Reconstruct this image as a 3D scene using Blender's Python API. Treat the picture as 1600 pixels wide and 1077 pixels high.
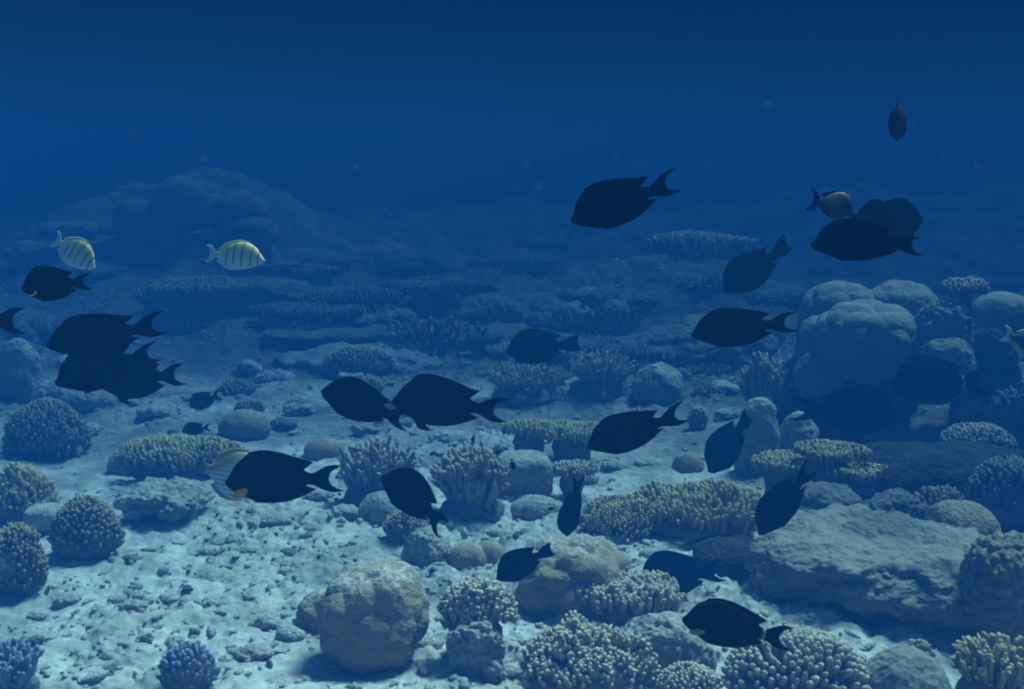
import bpy, bmesh, math, random
import numpy as np
from mathutils import Vector, Matrix

for o in list(bpy.data.objects):
    bpy.data.objects.remove(o)
SC = bpy.context.scene
COL = SC.collection
R = math.radians

# ------------------------------------------------------------------ camera
PITCH = R(9.5)
CAMH = 1.2
FPX = 1716.0                       # focal length in pixels of the 1600 px wide photograph
cam_data = bpy.data.cameras.new("camera")
cam_data.sensor_width = 36.0
cam_data.lens = 36.0 * FPX / 1600.0
cam_data.clip_start = 0.05
cam_data.clip_end = 500
cam = bpy.data.objects.new("camera", cam_data)
cam.location = (0, 0, CAMH)
cam.rotation_euler = (math.pi / 2 - PITCH, 0, 0)
COL.objects.link(cam)
SC.camera = cam
SC.render.resolution_x = 1024
SC.render.resolution_y = 689

# ------------------------------------------------------------------ light and exposure
SUN_DIR = Vector((0.34, 0.32, 0.88)).normalized()        # towards the sun
sun_el = math.asin(SUN_DIR.z)
sun_az = math.atan2(SUN_DIR.x, SUN_DIR.y)
world = bpy.data.worlds.new("World")
SC.world = world
world.use_nodes = True
wn = world.node_tree
wn.nodes.clear()
sky = wn.nodes.new("ShaderNodeTexSky")
sky.sky_type = 'NISHITA'
sky.sun_disc = False
sky.sun_elevation = sun_el
sky.sun_rotation = sun_az
tint = wn.nodes.new("ShaderNodeMix")
tint.data_type = 'RGBA'
tint.blend_type = 'MULTIPLY'
tint.inputs[0].default_value = 1.0
tint.inputs[7].default_value = (0.24, 0.46, 0.46, 1)      # daylight filtered by the sea
bg = wn.nodes.new("ShaderNodeBackground")
bg.inputs[1].default_value = 0.15
wo = wn.nodes.new("ShaderNodeOutputWorld")
wn.links.new(sky.outputs[0], tint.inputs[6])
wtc = wn.nodes.new("ShaderNodeTexCoord")
wsep = wn.nodes.new("ShaderNodeSeparateXYZ")
wn.links.new(wtc.outputs["Generated"], wsep.inputs[0])
wr = wn.nodes.new("ShaderNodeMapRange")                    # under water the daylight comes from the round window overhead
wr.interpolation_type = 'SMOOTHSTEP'
wr.inputs[1].default_value = 0.20; wr.inputs[2].default_value = 0.75
wr.inputs[3].default_value = 0.002; wr.inputs[4].default_value = 1.0
wn.links.new(wsep.outputs[2], wr.inputs[0])
win = wn.nodes.new("ShaderNodeMix")
win.data_type = 'RGBA'
win.blend_type = 'MULTIPLY'
win.inputs[0].default_value = 1.0
wn.links.new(tint.outputs[2], win.inputs[6])
wn.links.new(wr.outputs[0], win.inputs[7])
wn.links.new(win.outputs[2], bg.inputs[0])
wn.links.new(bg.outputs[0], wo.inputs[0])

sun_data = bpy.data.lights.new("sun", 'SUN')
sun_data.energy = 5.0
sun_data.angle = R(18.0)
sun_data.color = (0.72, 0.88, 0.74)
sun = bpy.data.objects.new("sun", sun_data)
sun.rotation_euler = SUN_DIR.to_track_quat('Z', 'Y').to_euler()
COL.objects.link(sun)

SC.view_settings.view_transform = 'Standard'
SC.view_settings.look = 'None'
SC.view_settings.gamma = 1
SC.view_settings.exposure = 2.2
SC.cycles.use_denoising = True
SC.cycles.filter_width = 2.0
SC.cycles.max_bounces = 6
SC.cycles.diffuse_bounces = 2
SC.cycles.glossy_bounces = 1
SC.cycles.transparent_max_bounces = 8
SC.cycles.volume_bounces = 0
SC.cycles.use_adaptive_sampling = False

# ------------------------------------------------------------------ noise helpers (numpy)
_rs = np.random.RandomState(7)
T2 = _rs.rand(256, 256)
T3 = _rs.rand(32, 32, 32)
J2 = _rs.rand(256, 256, 3)
J3 = _rs.rand(32, 32, 32, 3)


def n2(x, y):
    xi = np.floor(x).astype(int); yi = np.floor(y).astype(int)
    fx = x - xi; fy = y - yi
    fx = fx * fx * (3 - 2 * fx); fy = fy * fy * (3 - 2 * fy)
    a = T2[xi & 255, yi & 255]; b = T2[(xi + 1) & 255, yi & 255]
    c = T2[xi & 255, (yi + 1) & 255]; d = T2[(xi + 1) & 255, (yi + 1) & 255]
    return (a * (1 - fx) + b * fx) * (1 - fy) + (c * (1 - fx) + d * fx) * fy


def fbm2(x, y, s, o=4, g=0.5):
    t = 0; a = 1.0; tot = 0
    for k in range(o):
        t = t + a * n2(x * s + 17.3 * k, y * s + 5.1 * k)
        tot += a; a *= g; s *= 2.03
    return t / tot


def n3(p):
    i = np.floor(p).astype(int); f = p - i
    f = f * f * (3 - 2 * f)
    r = 0
    for dx in (0, 1):
        for dy in (0, 1):
            for dz in (0, 1):
                w = (f[:, 0] if dx else 1 - f[:, 0]) * (f[:, 1] if dy else 1 - f[:, 1]) * (f[:, 2] if dz else 1 - f[:, 2])
                r = r + w * T3[(i[:, 0] + dx) & 31, (i[:, 1] + dy) & 31, (i[:, 2] + dz) & 31]
    return r


def fbm3(p, s, o=4, g=0.5):
    t = 0; a = 1.0; tot = 0
    for k in range(o):
        t = t + a * n3(p * s + 11.7 * k)
        tot += a; a *= g; s *= 2.03
    return t / tot


def cell2(x, y, s):
    """pebble-like domes on a jittered grid, 0..1"""
    x = x * s; y = y * s
    xi = np.floor(x).astype(int); yi = np.floor(y).astype(int)
    best = np.zeros_like(x)
    for dx in (-1, 0, 1):
        for dy in (-1, 0, 1):
            j = J2[(xi + dx) & 255, (yi + dy) & 255]
            cx = xi + dx + j[..., 0]; cy = yi + dy + j[..., 1]
            rr = 0.3 + 0.65 * j[..., 2]
            d = ((x - cx) ** 2 + (y - cy) ** 2) / (rr * rr)
            best = np.maximum(best, np.sqrt(np.clip(1 - d, 0, 1)) * rr)
    return best


def cell3(p, s):
    p = p * s
    i = np.floor(p).astype(int)
    best = np.full(len(p), 9.0)
    for dx in (-1, 0, 1):
        for dy in (-1, 0, 1):
            for dz in (-1, 0, 1):
                j = J3[(i[:, 0] + dx) & 31, (i[:, 1] + dy) & 31, (i[:, 2] + dz) & 31]
                c = i + np.array((dx, dy, dz)) + j
                best = np.minimum(best, ((p - c) ** 2).sum(1))
    return np.sqrt(best)


# ------------------------------------------------------------------ photograph pixel -> place
def ray(px, py):
    x = (px - 800.0) / FPX; y = -(py - 538.5) / FPX
    cp, sp = math.cos(PITCH), math.sin(PITCH)
    return Vector((x, cp + y * sp, -sp + y * cp))


def P(px, py, d):
    return Vector((0, 0, CAMH)) + ray(px, py) * d


MOUNDS = [(-3.1, 9.6, .74, 1.15, 1.3), (-2.2, 9.2, .35, .8, 1.0), (-5.8, 8.8, .16, 1.6, 1.6), (-0.7, 11.6, .52, 2.2, 1.3),
          (2.2, 12.0, .34, 2.0, 1.5), (4.5, 10.5, .30, 1.6, 1.6), (-1.5, 7.3, .16, 1.0, .6), (0.4, 8.0, .16, 1.2, .6),
          (2.4, 6.3, .15, .9, .9), (3.0, 4.9, .30, 1.2, 1.0), (0.9, 5.6, .10, .9, .5), (-2.9, 6.0, .14, .9, .6), (-8, 12, .6, 3, 3), (8, 13, .5, 3, 3), (1.0, 10.5, .30, .7, .8), (3.4, 11, .40, .9, .9), (0.0, 9.2, .22, .5, .5), (5.6, 11.5, .5, 1.2, 1.0), (-1.1, 9.8, .3, .6, .7), (1.3, 7.7, .42, .85, .6)]


def terr(x, y):
    x = np.asarray(x, float); y = np.asarray(y, float)
    z = 0 * x
    for cx, cy, h, sx, sy in MOUNDS:
        z = z + h * np.exp(-((x - cx) / sx) ** 2 - ((y - cy) / sy) ** 2)
    return z + (fbm2(x + 40, y + 40, 0.9, 2) - .5) * 0.10 * np.clip((y - 2) / 4, .25, 2.2)


def G(px, py):
    r = ray(px, py)
    d = 1.0
    while d < 60:
        p = Vector((0, 0, CAMH)) + r * d
        if p.z < float(terr(p.x, p.y)):
            return p, d
        d += 0.015 + d * .002
    return p, d


def site(x0, x1, yt, yb, k=0.8):
    """box in the photograph -> standing place, half widths, height"""
    xc = (x0 + x1) / 2
    g, d = G(xc, yb)
    rx = (x1 - x0) / 2 * d / FPX
    ry = rx * k
    rx *= (g.y + ry) / g.y
    c = Vector((g.x * (g.y + ry) / g.y, g.y + ry, 0))
    c.z = float(terr(c.x, c.y))
    r = ray(xc, yt)
    h = CAMH + r.z * (c.y / r.y) - c.z
    return c, rx, ry, max(h, 0.02)


# ------------------------------------------------------------------ object helpers
def tag(o, label=None, cat=None, group=None, kind=None):
    if label: o['label'] = label
    if cat: o['category'] = cat
    if group: o['group'] = group
    if kind: o['kind'] = kind
    return o


def empty(name, loc, label, cat, group=None):
    o = bpy.data.objects.new(name, None)
    o.location = loc
    o.empty_display_size = 0.05
    COL.objects.link(o)
    return tag(o, label, cat, group)


def mesh_obj(name, V, F, m, parent=None, smooth=True, tip=None, loc=None):
    me = bpy.data.meshes.new(name)
    V = np.asarray(V, dtype=np.float32)
    if isinstance(F, np.ndarray):
        n = len(F); k = F.shape[1]
        me.vertices.add(len(V)); me.vertices.foreach_set("co", V.ravel())
        me.loops.add(n * k); me.loops.foreach_set("vertex_index", F.astype(np.int32).ravel())
        me.polygons.add(n)
        me.polygons.foreach_set("loop_start", np.arange(0, n * k, k, dtype=np.int32))
        me.update(calc_edges=True)
        me.validate()
    else:
        me.from_pydata(V.tolist(), [], F)
        me.update()
    if smooth:
        me.polygons.foreach_set("use_smooth", np.ones(len(me.polygons), dtype=bool))
    if tip is not None:
        a = me.attributes.new("tip", 'FLOAT', 'POINT')
        a.data.foreach_set("value", np.asarray(tip, dtype=np.float32))
    me.materials.append(m)
    o = bpy.data.objects.new(name, me)
    COL.objects.link(o)
    if parent: o.parent = parent
    if loc is not None: o.location = loc
    return o


_ico = {}


def ico(sub):
    if sub not in _ico:
        bm = bmesh.new()
        bmesh.ops.create_icosphere(bm, subdivisions=sub, radius=1)
        V = np.array([v.co[:] for v in bm.verts]); F = np.array([[v.index for v in f.verts] for f in bm.faces])
        bm.free()
        _ico[sub] = (V, F)
    return _ico[sub]


# ------------------------------------------------------------------ materials
class NT:
    def __init__(self, name):
        self.m = bpy.data.materials.new(name)
        self.m.use_nodes = True
        self.t = self.m.node_tree
        self.t.nodes.clear()
        self.out = self.t.nodes.new("ShaderNodeOutputMaterial")
        self.b = self.t.nodes.new("ShaderNodeBsdfPrincipled")
        self.t.links.new(self.b.outputs[0], self.out.inputs[0])
        self.tc = self.t.nodes.new("ShaderNodeTexCoord")

    def n(self, typ, **kw):
        x = self.t.nodes.new(typ)
        for k, v in kw.items(): setattr(x, k, v)
        return x

    def l(self, a, b): self.t.links.new(a, b)

    def noise(self, scale, detail=4, rough=.6, coord="Object"):
        x = self.n("ShaderNodeTexNoise")
        x.inputs["Scale"].default_value = scale; x.inputs["Detail"].default_value = detail; x.inputs["Roughness"].default_value = rough
        self.l(self.tc.outputs[coord], x.inputs["Vector"])
        return x.outputs[0]

    def voro(self, scale, coord="Object"):
        x = self.n("ShaderNodeTexVoronoi")
        x.inputs["Scale"].default_value = scale
        self.l(self.tc.outputs[coord], x.inputs["Vector"])
        return x.outputs["Distance"]

    def ramp(self, fac, a, b):
        x = self.n("ShaderNodeMapRange")
        x.inputs[1].default_value = a; x.inputs[2].default_value = b
        self.l(fac, x.inputs[0])
        return x.outputs[0]

    def mix(self, fac, a, b, blend='MIX'):
        x = self.n("ShaderNodeMix", data_type='RGBA', blend_type=blend)
        if isinstance(fac, (int, float)): x.inputs[0].default_value = fac
        else: self.l(fac, x.inputs[0])
        for i, c in ((6, a), (7, b)):
            if isinstance(c, tuple): x.inputs[i].default_value = c if len(c) == 4 else c + (1,)
            else: self.l(c, x.inputs[i])
        return x.outputs[2]

    def math(self, op, a, b=None, c=None):
        x = self.n("ShaderNodeMath", operation=op)
        for i, v in enumerate((a, b, c)):
            if v is None: continue
            if isinstance(v, (int, float)): x.inputs[i].default_value = v
            else: self.l(v, x.inputs[i])
        return x.outputs[0]

    def bump(self, h, strength, dist):
        x = self.n("ShaderNodeBump")
        x.inputs["Strength"].default_value = strength; x.inputs["Distance"].default_value = dist
        self.l(h, x.inputs["Height"])
        self.l(x.outputs[0], self.b.inputs["Normal"])

    def done(self, col, rough=.9, spec=.15):
        if isinstance(col, tuple): self.b.inputs["Base Color"].default_value = col + (1,)
        else: self.l(col, self.b.inputs["Base Color"])
        self.b.inputs["Roughness"].default_value = rough
        self.b.inputs["Specular IOR Level"].default_value = spec
        return self.m


def coral_mat(name, c_lo, c_hi, c_tip, scale=14, polyp=260, bump=.7):
    k = NT(name)
    col = k.mix(k.ramp(k.noise(scale, 5), .3, .7), c_lo, c_hi)
    at = k.n("ShaderNodeAttribute", attribute_name="tip")
    tp = k.math('POWER', at.outputs["Fac"], 3.0)
    col = k.mix(tp, col, c_tip)
    k.bump(k.voro(polyp), bump, .004)
    return k.done(col)


def rock_mat(name, c1, c2, c3, scale=6, bump=.8):
    k = NT(name)
    a = k.mix(k.ramp(k.noise(scale, 6, .65), .35, .65), c1, c2)
    a = k.mix(k.ramp(k.noise(scale * 5.3, 5, .7), .5, .72), a, c3)
    h = k.math('ADD', k.noise(scale * 9, 6, .7), k.math('MULTIPLY', k.voro(scale * 12), .5))
    k.bump(h, bump, .012)
    return k.done(a)


def sep(k):
    x = k.n("ShaderNodeSeparateXYZ"); k.l(k.tc.outputs["Object"], x.inputs[0]); return x.outputs


M = {}
k = NT("sand")
wpos = "Object"
patch = k.ramp(k.noise(3.2, 6, .7), .44, .60)
fine = k.ramp(k.noise(26, 6, .72), .42, .66)
c = k.mix(fine, (.53, .505, .44), (.33, .315, .265))
c = k.mix(k.math('MULTIPLY', patch, .72), c, (.205, .20, .16))
spk = k.ramp(k.noise(75, 4, .7), .60, .74)
c = k.mix(k.math('MULTIPLY', spk, .6), c, (.15, .15, .12))
sp3 = sep(k)
far = k.math('ADD', sp3[1], k.math('MULTIPLY', k.math('SUBTRACT', k.noise(.8, 4), .5), 5.0))
far = k.math('ADD', far, k.math('MULTIPLY', k.math('MAXIMUM', sp3[0], 0.0), 1.2))
reef = k.ramp(far, 4.2, 6.0)
rc = k.mix(k.ramp(k.noise(3.5, 5, .65), .40, .62), (.065, .063, .05), (.16, .155, .125))
rc = k.mix(fine, rc, (.06, .058, .045))
c = k.mix(reef, c, rc)
h = k.math('ADD', k.noise(60, 6, .7), k.math('MULTIPLY', k.voro(45), .6))
k.bump(h, .5, .015)
M['sand'] = k.done(c)
M['rock'] = rock_mat("pale_rock", (.40, .38, .32), (.24, .23, .19), (.13, .13, .10))
M['ledge'] = rock_mat("sandy_ledge_rock", (.25, .235, .18), (.185, .175, .135), (.12, .115, .09), 5)
M['darkrock'] = rock_mat("dark_rock", (.16, .15, .12), (.09, .09, .075), (.22, .20, .15))
M['brownrock'] = rock_mat("brown_rock", (.26, .22, .14), (.15, .13, .09), (.34, .30, .20), 8)
M['shaderock'] = rock_mat("shade_painted_rock", (.028, .026, .022), (.016, .016, .014), (.045, .042, .036))  # near-black so that the colour itself carries the shade under corals
M['rubble'] = rock_mat("rubble", (.50, .475, .42), (.36, .34, .29), (.22, .205, .17), 12)
k = NT("massive_coral")
c = k.mix(k.ramp(k.noise(7, 5), .3, .7), (.30, .235, .14), (.215, .175, .115))
c = k.mix(k.ramp(k.noise(30, 4, .7), .62, .72), c, (.36, .33, .27))
sg = k.n("ShaderNodeSeparateXYZ"); k.l(k.tc.outputs["Generated"], sg.inputs[0])
cr = k.math('MULTIPLY', k.ramp(sg.outputs[2], .80, .93), k.ramp(k.noise(9, 4, .6), .44, .56))
cr = k.math('MULTIPLY', cr, k.ramp(k.noise(60, 4, .7), .40, .55))
c = k.mix(cr, c, (.50, .47, .42))
k.bump(k.math('ADD', k.math('ADD', k.voro(220), k.noise(40, 4)), k.math('MULTIPLY', cr, 2.0)), .6, .005)
M['massive'] = k.done(c)
k = NT("grey_massive_coral")
c = k.mix(k.ramp(k.noise(6, 5), .3, .7), (.25, .245, .20), (.15, .148, .125))
k.bump(k.math('ADD', k.voro(160), k.noise(30, 4)), .5, .006)
M['grey_massive'] = k.done(c)
M['tan'] = coral_mat("tan_coral", (.23, .17, .055), (.31, .235, .085), (.56, .47, .24))
M['pale'] = coral_mat("pale_coral", (.26, .21, .125), (.34, .28, .17), (.58, .50, .36))
M['grey'] = coral_mat("grey_coral", (.19, .165, .115), (.26, .225, .16), (.46, .40, .30))
M['yellow'] = coral_mat("yellow_coral", (.30, .23, .07), (.38, .31, .10), (.52, .46, .22))
M['brown'] = coral_mat("brown_coral", (.12, .095, .05), (.18, .14, .075), (.36, .30, .18))
M['dark'] = coral_mat("dark_coral", (.06, .058, .05), (.10, .09, .075), (.20, .20, .17))
M['blue'] = coral_mat("blue_coral", (.21, .20, .20), (.25, .24, .24), (.22, .24, .36))
M['farreef'] = rock_mat("far_reef_rock", (.13, .125, .10), (.075, .072, .058), (.20, .19, .16), 5)
M['deadbase'] = rock_mat("dead_coral_base", (.20, .185, .15), (.12, .115, .095), (.28, .26, .21), 12)

k = NT("black_fish_skin")
c = k.mix(k.ramp(k.noise(9, 3), .3, .7), (.0004, .0005, .0006), (.0006, .0006, .0007))
M['blackfish'] = k.done(c, .9, 0.0)
M['blackfin'] = NT("black_fin").done((.0004, .0005, .0006), .9, 0.0)
M['brownfish'] = NT("brown_fish_skin").done((.007, .003, .004), .9, .02)
k = NT("orange_fin")
M['orangefin'] = k.done((.55, .24, .05), .6, .2)
M['palefin'] = NT("pale_fin").done((.20, .19, .09), .6, .2)
M['eye'] = NT("fish_eye").done((.004, .004, .005), .15, .5)
M['eyegold'] = NT("fish_eye_ring").done((.25, .20, .10), .3, .5)


# tail with a pale band across its root (local x runs from the mouth, 0, to the tail tips, 1)
k = NT("black_skin_with_pale_tail_root")
sx = sep(k)
band = k.math('LESS_THAN', k.math('ABSOLUTE', k.math('SUBTRACT', sx[0], .735)), .018)
M['bandfish'] = k.done(k.mix(band, (.0004, .0005, .0006), (.16, .16, .11)), .9, .02)

k = NT("convict_skin")
s = sep(k)
col = k.mix(k.ramp(s[2], -.12, .17), (.50, .54, .52), (.46, .43, .16))
for cx, sl, w, z0 in ((.115, .10, .0085, -.11), (.235, .16, .0085, -.09), (.385, .10, .0085, -.13), (.52, .02, .0085, -.13), (.64, -.05, .0085, -.12)):
    d = k.math('ABSOLUTE', k.math('SUBTRACT', s[0], k.math('ADD', cx, k.math('MULTIPLY', k.math('MULTIPLY', s[2], s[2]), -sl * 4))))
    inb = k.math('MULTIPLY', k.math('LESS_THAN', d, w), k.math('GREATER_THAN', s[2], z0))
    col = k.mix(inb, col, (.03, .03, .035))
M['convict'] = k.done(col, .55, .25)
M['convictfin'] = NT("convict_fin").done((.40, .40, .14), .6, .2)
M['convicttail'] = NT("convict_tail").done((.45, .50, .46), .6, .2)

k = NT("butterfly_skin")
s = sep(k)
st = k.math('ABSOLUTE', k.math('SINE', k.math('MULTIPLY', k.math('ADD', s[2], k.math('MULTIPLY', s[0], .10)), 62.0)))
col = k.mix(k.math('LESS_THAN', st, .30), (.52, .55, .54), (.17, .18, .21))
yel = k.ramp(k.math('ADD', k.math('MULTIPLY', s[0], .8), s[2]), .58, .68)
col = k.mix(yel, col, (.30, .25, .10))
M['butterfly'] = k.done(col, .55, .25)
M['yellowfin'] = NT("yellow_fin").done((.30, .23, .07), .6, .2)

k = NT("patched_fish_skin")
s = sep(k)
dx = k.math('MULTIPLY', k.math('SUBTRACT', s[0], .47), 4.2)
dz = k.math('MULTIPLY', k.math('SUBTRACT', s[2], .085), 7.0)
rr = k.math('ADD', k.math('MULTIPLY', dx, dx), k.math('MULTIPLY', dz, dz))
M['patchfish'] = k.done(k.mix(k.ramp(rr, 1.25, .35), (.008, .008, .009), (.075, .07, .072)), .6, .2)
M['powder'] = NT("powder_blue_skin").done((.015, .04, .16), .55, .25)
M['white'] = NT("white_fin").done((.35, .38, .40), .6, .2)


M['speck'] = NT("speck_material").done((.05, .09, .12), .9, 0.0)
M['redspeck'] = NT("red_speck_material").done((.05, .03, .035), .9, 0.0)

# ------------------------------------------------------------------ the sea bed
yy = np.concatenate([np.linspace(-5, 1.5, 18)[:-1], 1.5 * (14 / 1.5) ** np.linspace(0, 1, 850)[:-1], 14 * (90 / 14) ** np.linspace(0, 1, 60)])
uu = np.linspace(-1, 1, 1000)
uu = np.sign(uu) * np.abs(uu) ** 1.35
Y, U = np.meshgrid(yy, uu, indexing='ij')
X = U * (2.2 + 0.80 * np.maximum(Y, 0))


def relief(X, Y):
    Z = terr(X, Y)
    rub = np.clip((fbm2(X, Y, 1.3, 4) - .42) / .22 + np.clip((Y - 3.8) / 2, 0, .6), 0, 1)            # where rubble lies thick
    near = np.clip(1.4 - Y / 12, .35, 1)
    Z = Z + (fbm2(X, Y, 4, 5, .55) - .5) * 0.06
    wx = X + .02 * n2(X * 30, Y * 30); wy = Y + .02 * n2(Y * 30, X * 31)
    Z = Z + cell2(wx, wy, 7.0) * (.003 + .014 * rub)
    Z = Z + cell2(wx + 3.3, wy, 15.0) * (.003 + .016 * rub)
    Z = Z + cell2(wx + 7.7, wy, 31.0) * (.004 + .013 * rub) * near
    Z = Z + (fbm2(X, Y, 50, 3, .6) - .5) * .016 * (.5 + rub)
    fr = np.clip((Y - 6) / 4, 0, 1)
    return Z + fr * (cell2(X, Y, 1.7) * .18 + cell2(wx + 5, wy, 4.3) * .11)


Z = relief(X, Y)
ny, nx = Y.shape
idx = np.arange(ny * nx).reshape(ny, nx)
F = np.stack([idx[:-1, :-1], idx[:-1, 1:], idx[1:, 1:], idx[1:, :-1]], -1).reshape(-1, 4)
o = mesh_obj("seabed", np.stack([X, Y, Z], -1).reshape(-1, 3), F, M['sand'])
tag(o, "pale sandy sea bed strewn with coral rubble", "sea bed", kind='structure')


# ------------------------------------------------------------------ rocks and massive corals
_cg = {}


def cubegrid(n):
    """a cube whose six faces are n x n grids, welded"""
    if n not in _cg:
        bm = bmesh.new()
        bmesh.ops.create_cube(bm, size=2)
        bmesh.ops.subdivide_edges(bm, edges=bm.edges[:], cuts=n - 1, use_grid_fill=True)
        bmesh.ops.triangulate(bm, faces=bm.faces[:])
        V = np.array([v.co[:] for v in bm.verts]); F = np.array([[v.index for v in f.verts] for f in bm.faces])
        bm.free()
        V = np.tan(V * math.pi / 4)              # even angles
        _cg[n] = (V, F)
    return _cg[n]


def blob(sub, rx, ry, h, seed, rough=.12, rs=1.0, lobes=0, ls=1.0, flat=2.0, sink=.3, fine=.03, pit=0, lean=0):
    """a closed lumpy body standing on z = 0 with half widths rx, ry and height h; its relief is even in all directions"""
    V, F = cubegrid({3: 10, 4: 18, 5: 40, 6: 76}[sub])
    V = V / (np.abs(V) ** flat).sum(1)[:, None] ** (1 / flat)
    hz = h * (1 - sink)
    S = np.array((rx, ry, hz))
    Pp = V * S
    N = np.sign(V) * np.abs(V) ** (flat - 1) / S
    N /= np.linalg.norm(N, axis=1)[:, None] + 1e-9
    m = float(np.sort(S)[1])
    q = Pp / m
    off = np.array((seed * 1.37 % 13, seed * 2.11 % 17, seed * .77 % 11))
    d = rough * (fbm3(q + off, 1.3 * rs, 4) - .5) * 2
    if lobes:
        f1 = cell3(q + off, 1.6 * ls)
        d = d + lobes * (1 - np.clip(f1 / .75, 0, 1) ** 2 - .6)
    d = d + fine * (fbm3(q + off, 6, 4, .6) - .5) * 2
    if pit:
        d = d - pit * np.clip(1 - cell3(q + off, 5) / .5, 0, 1)
    Pp = Pp + N * (d * m)[:, None]
    Pp[:, 2] *= h * (1 - sink) / max(1e-6, Pp[:, 2].max())
    Pp[:, 2] += h * sink
    Pp[:, 0] += lean * Pp[:, 2]
    return Pp, F


def rock(name, box, label, cat, mat='rock', k=.8, sub=5, group=None, yaw=0, **kw):
    c, rx, ry, h = site(*box, k)
    if rx < .09: c.z = float(relief(np.array([c.x]), np.array([c.y]))[0]) - .004      # small stones lie on the grit
    V, F = blob(sub, rx, ry, h, sum(box) % 97, **kw)
    o = mesh_obj(name, V, F, M[mat], loc=c)
    o.rotation_euler.z = yaw
    return tag(o, label, cat, group)


# ------------------------------------------------------------------ branching corals
def branch_mesh(O, D, L, Rd, sides=7, lump=.16, taper=.25, curl=.15, rnd=None):
    """many tapering round-tipped fingers in one mesh; returns V, F, tip"""
    rnd = rnd or np.random.RandomState(1)
    n = len(O)
    D = D / np.linalg.norm(D, axis=1)[:, None]
    ref = np.where(np.abs(D[:, 2:3]) > .9, np.array([[1., 0, 0]]), np.array([[0, 0, 1.]]))
    A = np.cross(D, ref); A /= np.linalg.norm(A, axis=1)[:, None]
    B = np.cross(D, A)
    ts = np.array([0, .3, .55, .75, .88, .965])
    cap = np.array([1, 1, 1, .98, .84, .48])
    ang = np.linspace(0, 2 * np.pi, sides, endpoint=False)
    bend = A * rnd.uniform(-1, 1, (n, 1)) + B * rnd.uniform(-1, 1, (n, 1))
    rows = []
    for t, cp in zip(ts, cap):
        ctr = O + D * (L * t)[:, None] + bend * (curl * L * t * t)[:, None] + np.array([0, 0, 1.]) * (curl * .6 * L * t * t)[:, None]
        rad = Rd * (1 - taper * t) * cp
        rr = rad[:, None] * (1 + lump * rnd.uniform(-1, 1, (n, sides)))
        ring = ctr[:, None, :] + A[:, None, :] * (rr * np.cos(ang))[..., None] + B[:, None, :] * (rr * np.sin(ang))[..., None]
        rows.append(ring)
    tipc = O + D * L[:, None] + bend * (curl * L)[:, None] + np.array([0, 0, 1.]) * (curl * .6 * L)[:, None]
    V = np.concatenate([np.concatenate(rows, 1), tipc[:, None, :]], 1)
    per = len(ts) * sides + 1
    f = []
    for r in range(len(ts) - 1):
        for s in range(sides):
            s2 = (s + 1) % sides
            a, b, c, d = r * sides + s, r * sides + s2, (r + 1) * sides + s2, (r + 1) * sides + s
            f.append((a, b, c)); f.append((a, c, d))
    last = (len(ts) - 1) * sides
    for s in range(sides):
        f.append((last + s, last + (s + 1) % sides, per - 1))
    f = np.array(f)
    Fm = (f[None] + (np.arange(n) * per)[:, None, None]).reshape(-1, 3)
    tip = np.tile(np.concatenate([np.repeat(ts, sides), [1.0]]), n)
    return V.reshape(-1, 3), Fm, tip


def join(parts):
    Vs, Fs, Ts, o = [], [], [], 0
    for V, F, T in parts:
        Vs.append(V); Fs.append(F + o); Ts.append(T); o += len(V)
    return np.concatenate(Vs), np.concatenate(Fs), np.concatenate(Ts)


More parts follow.
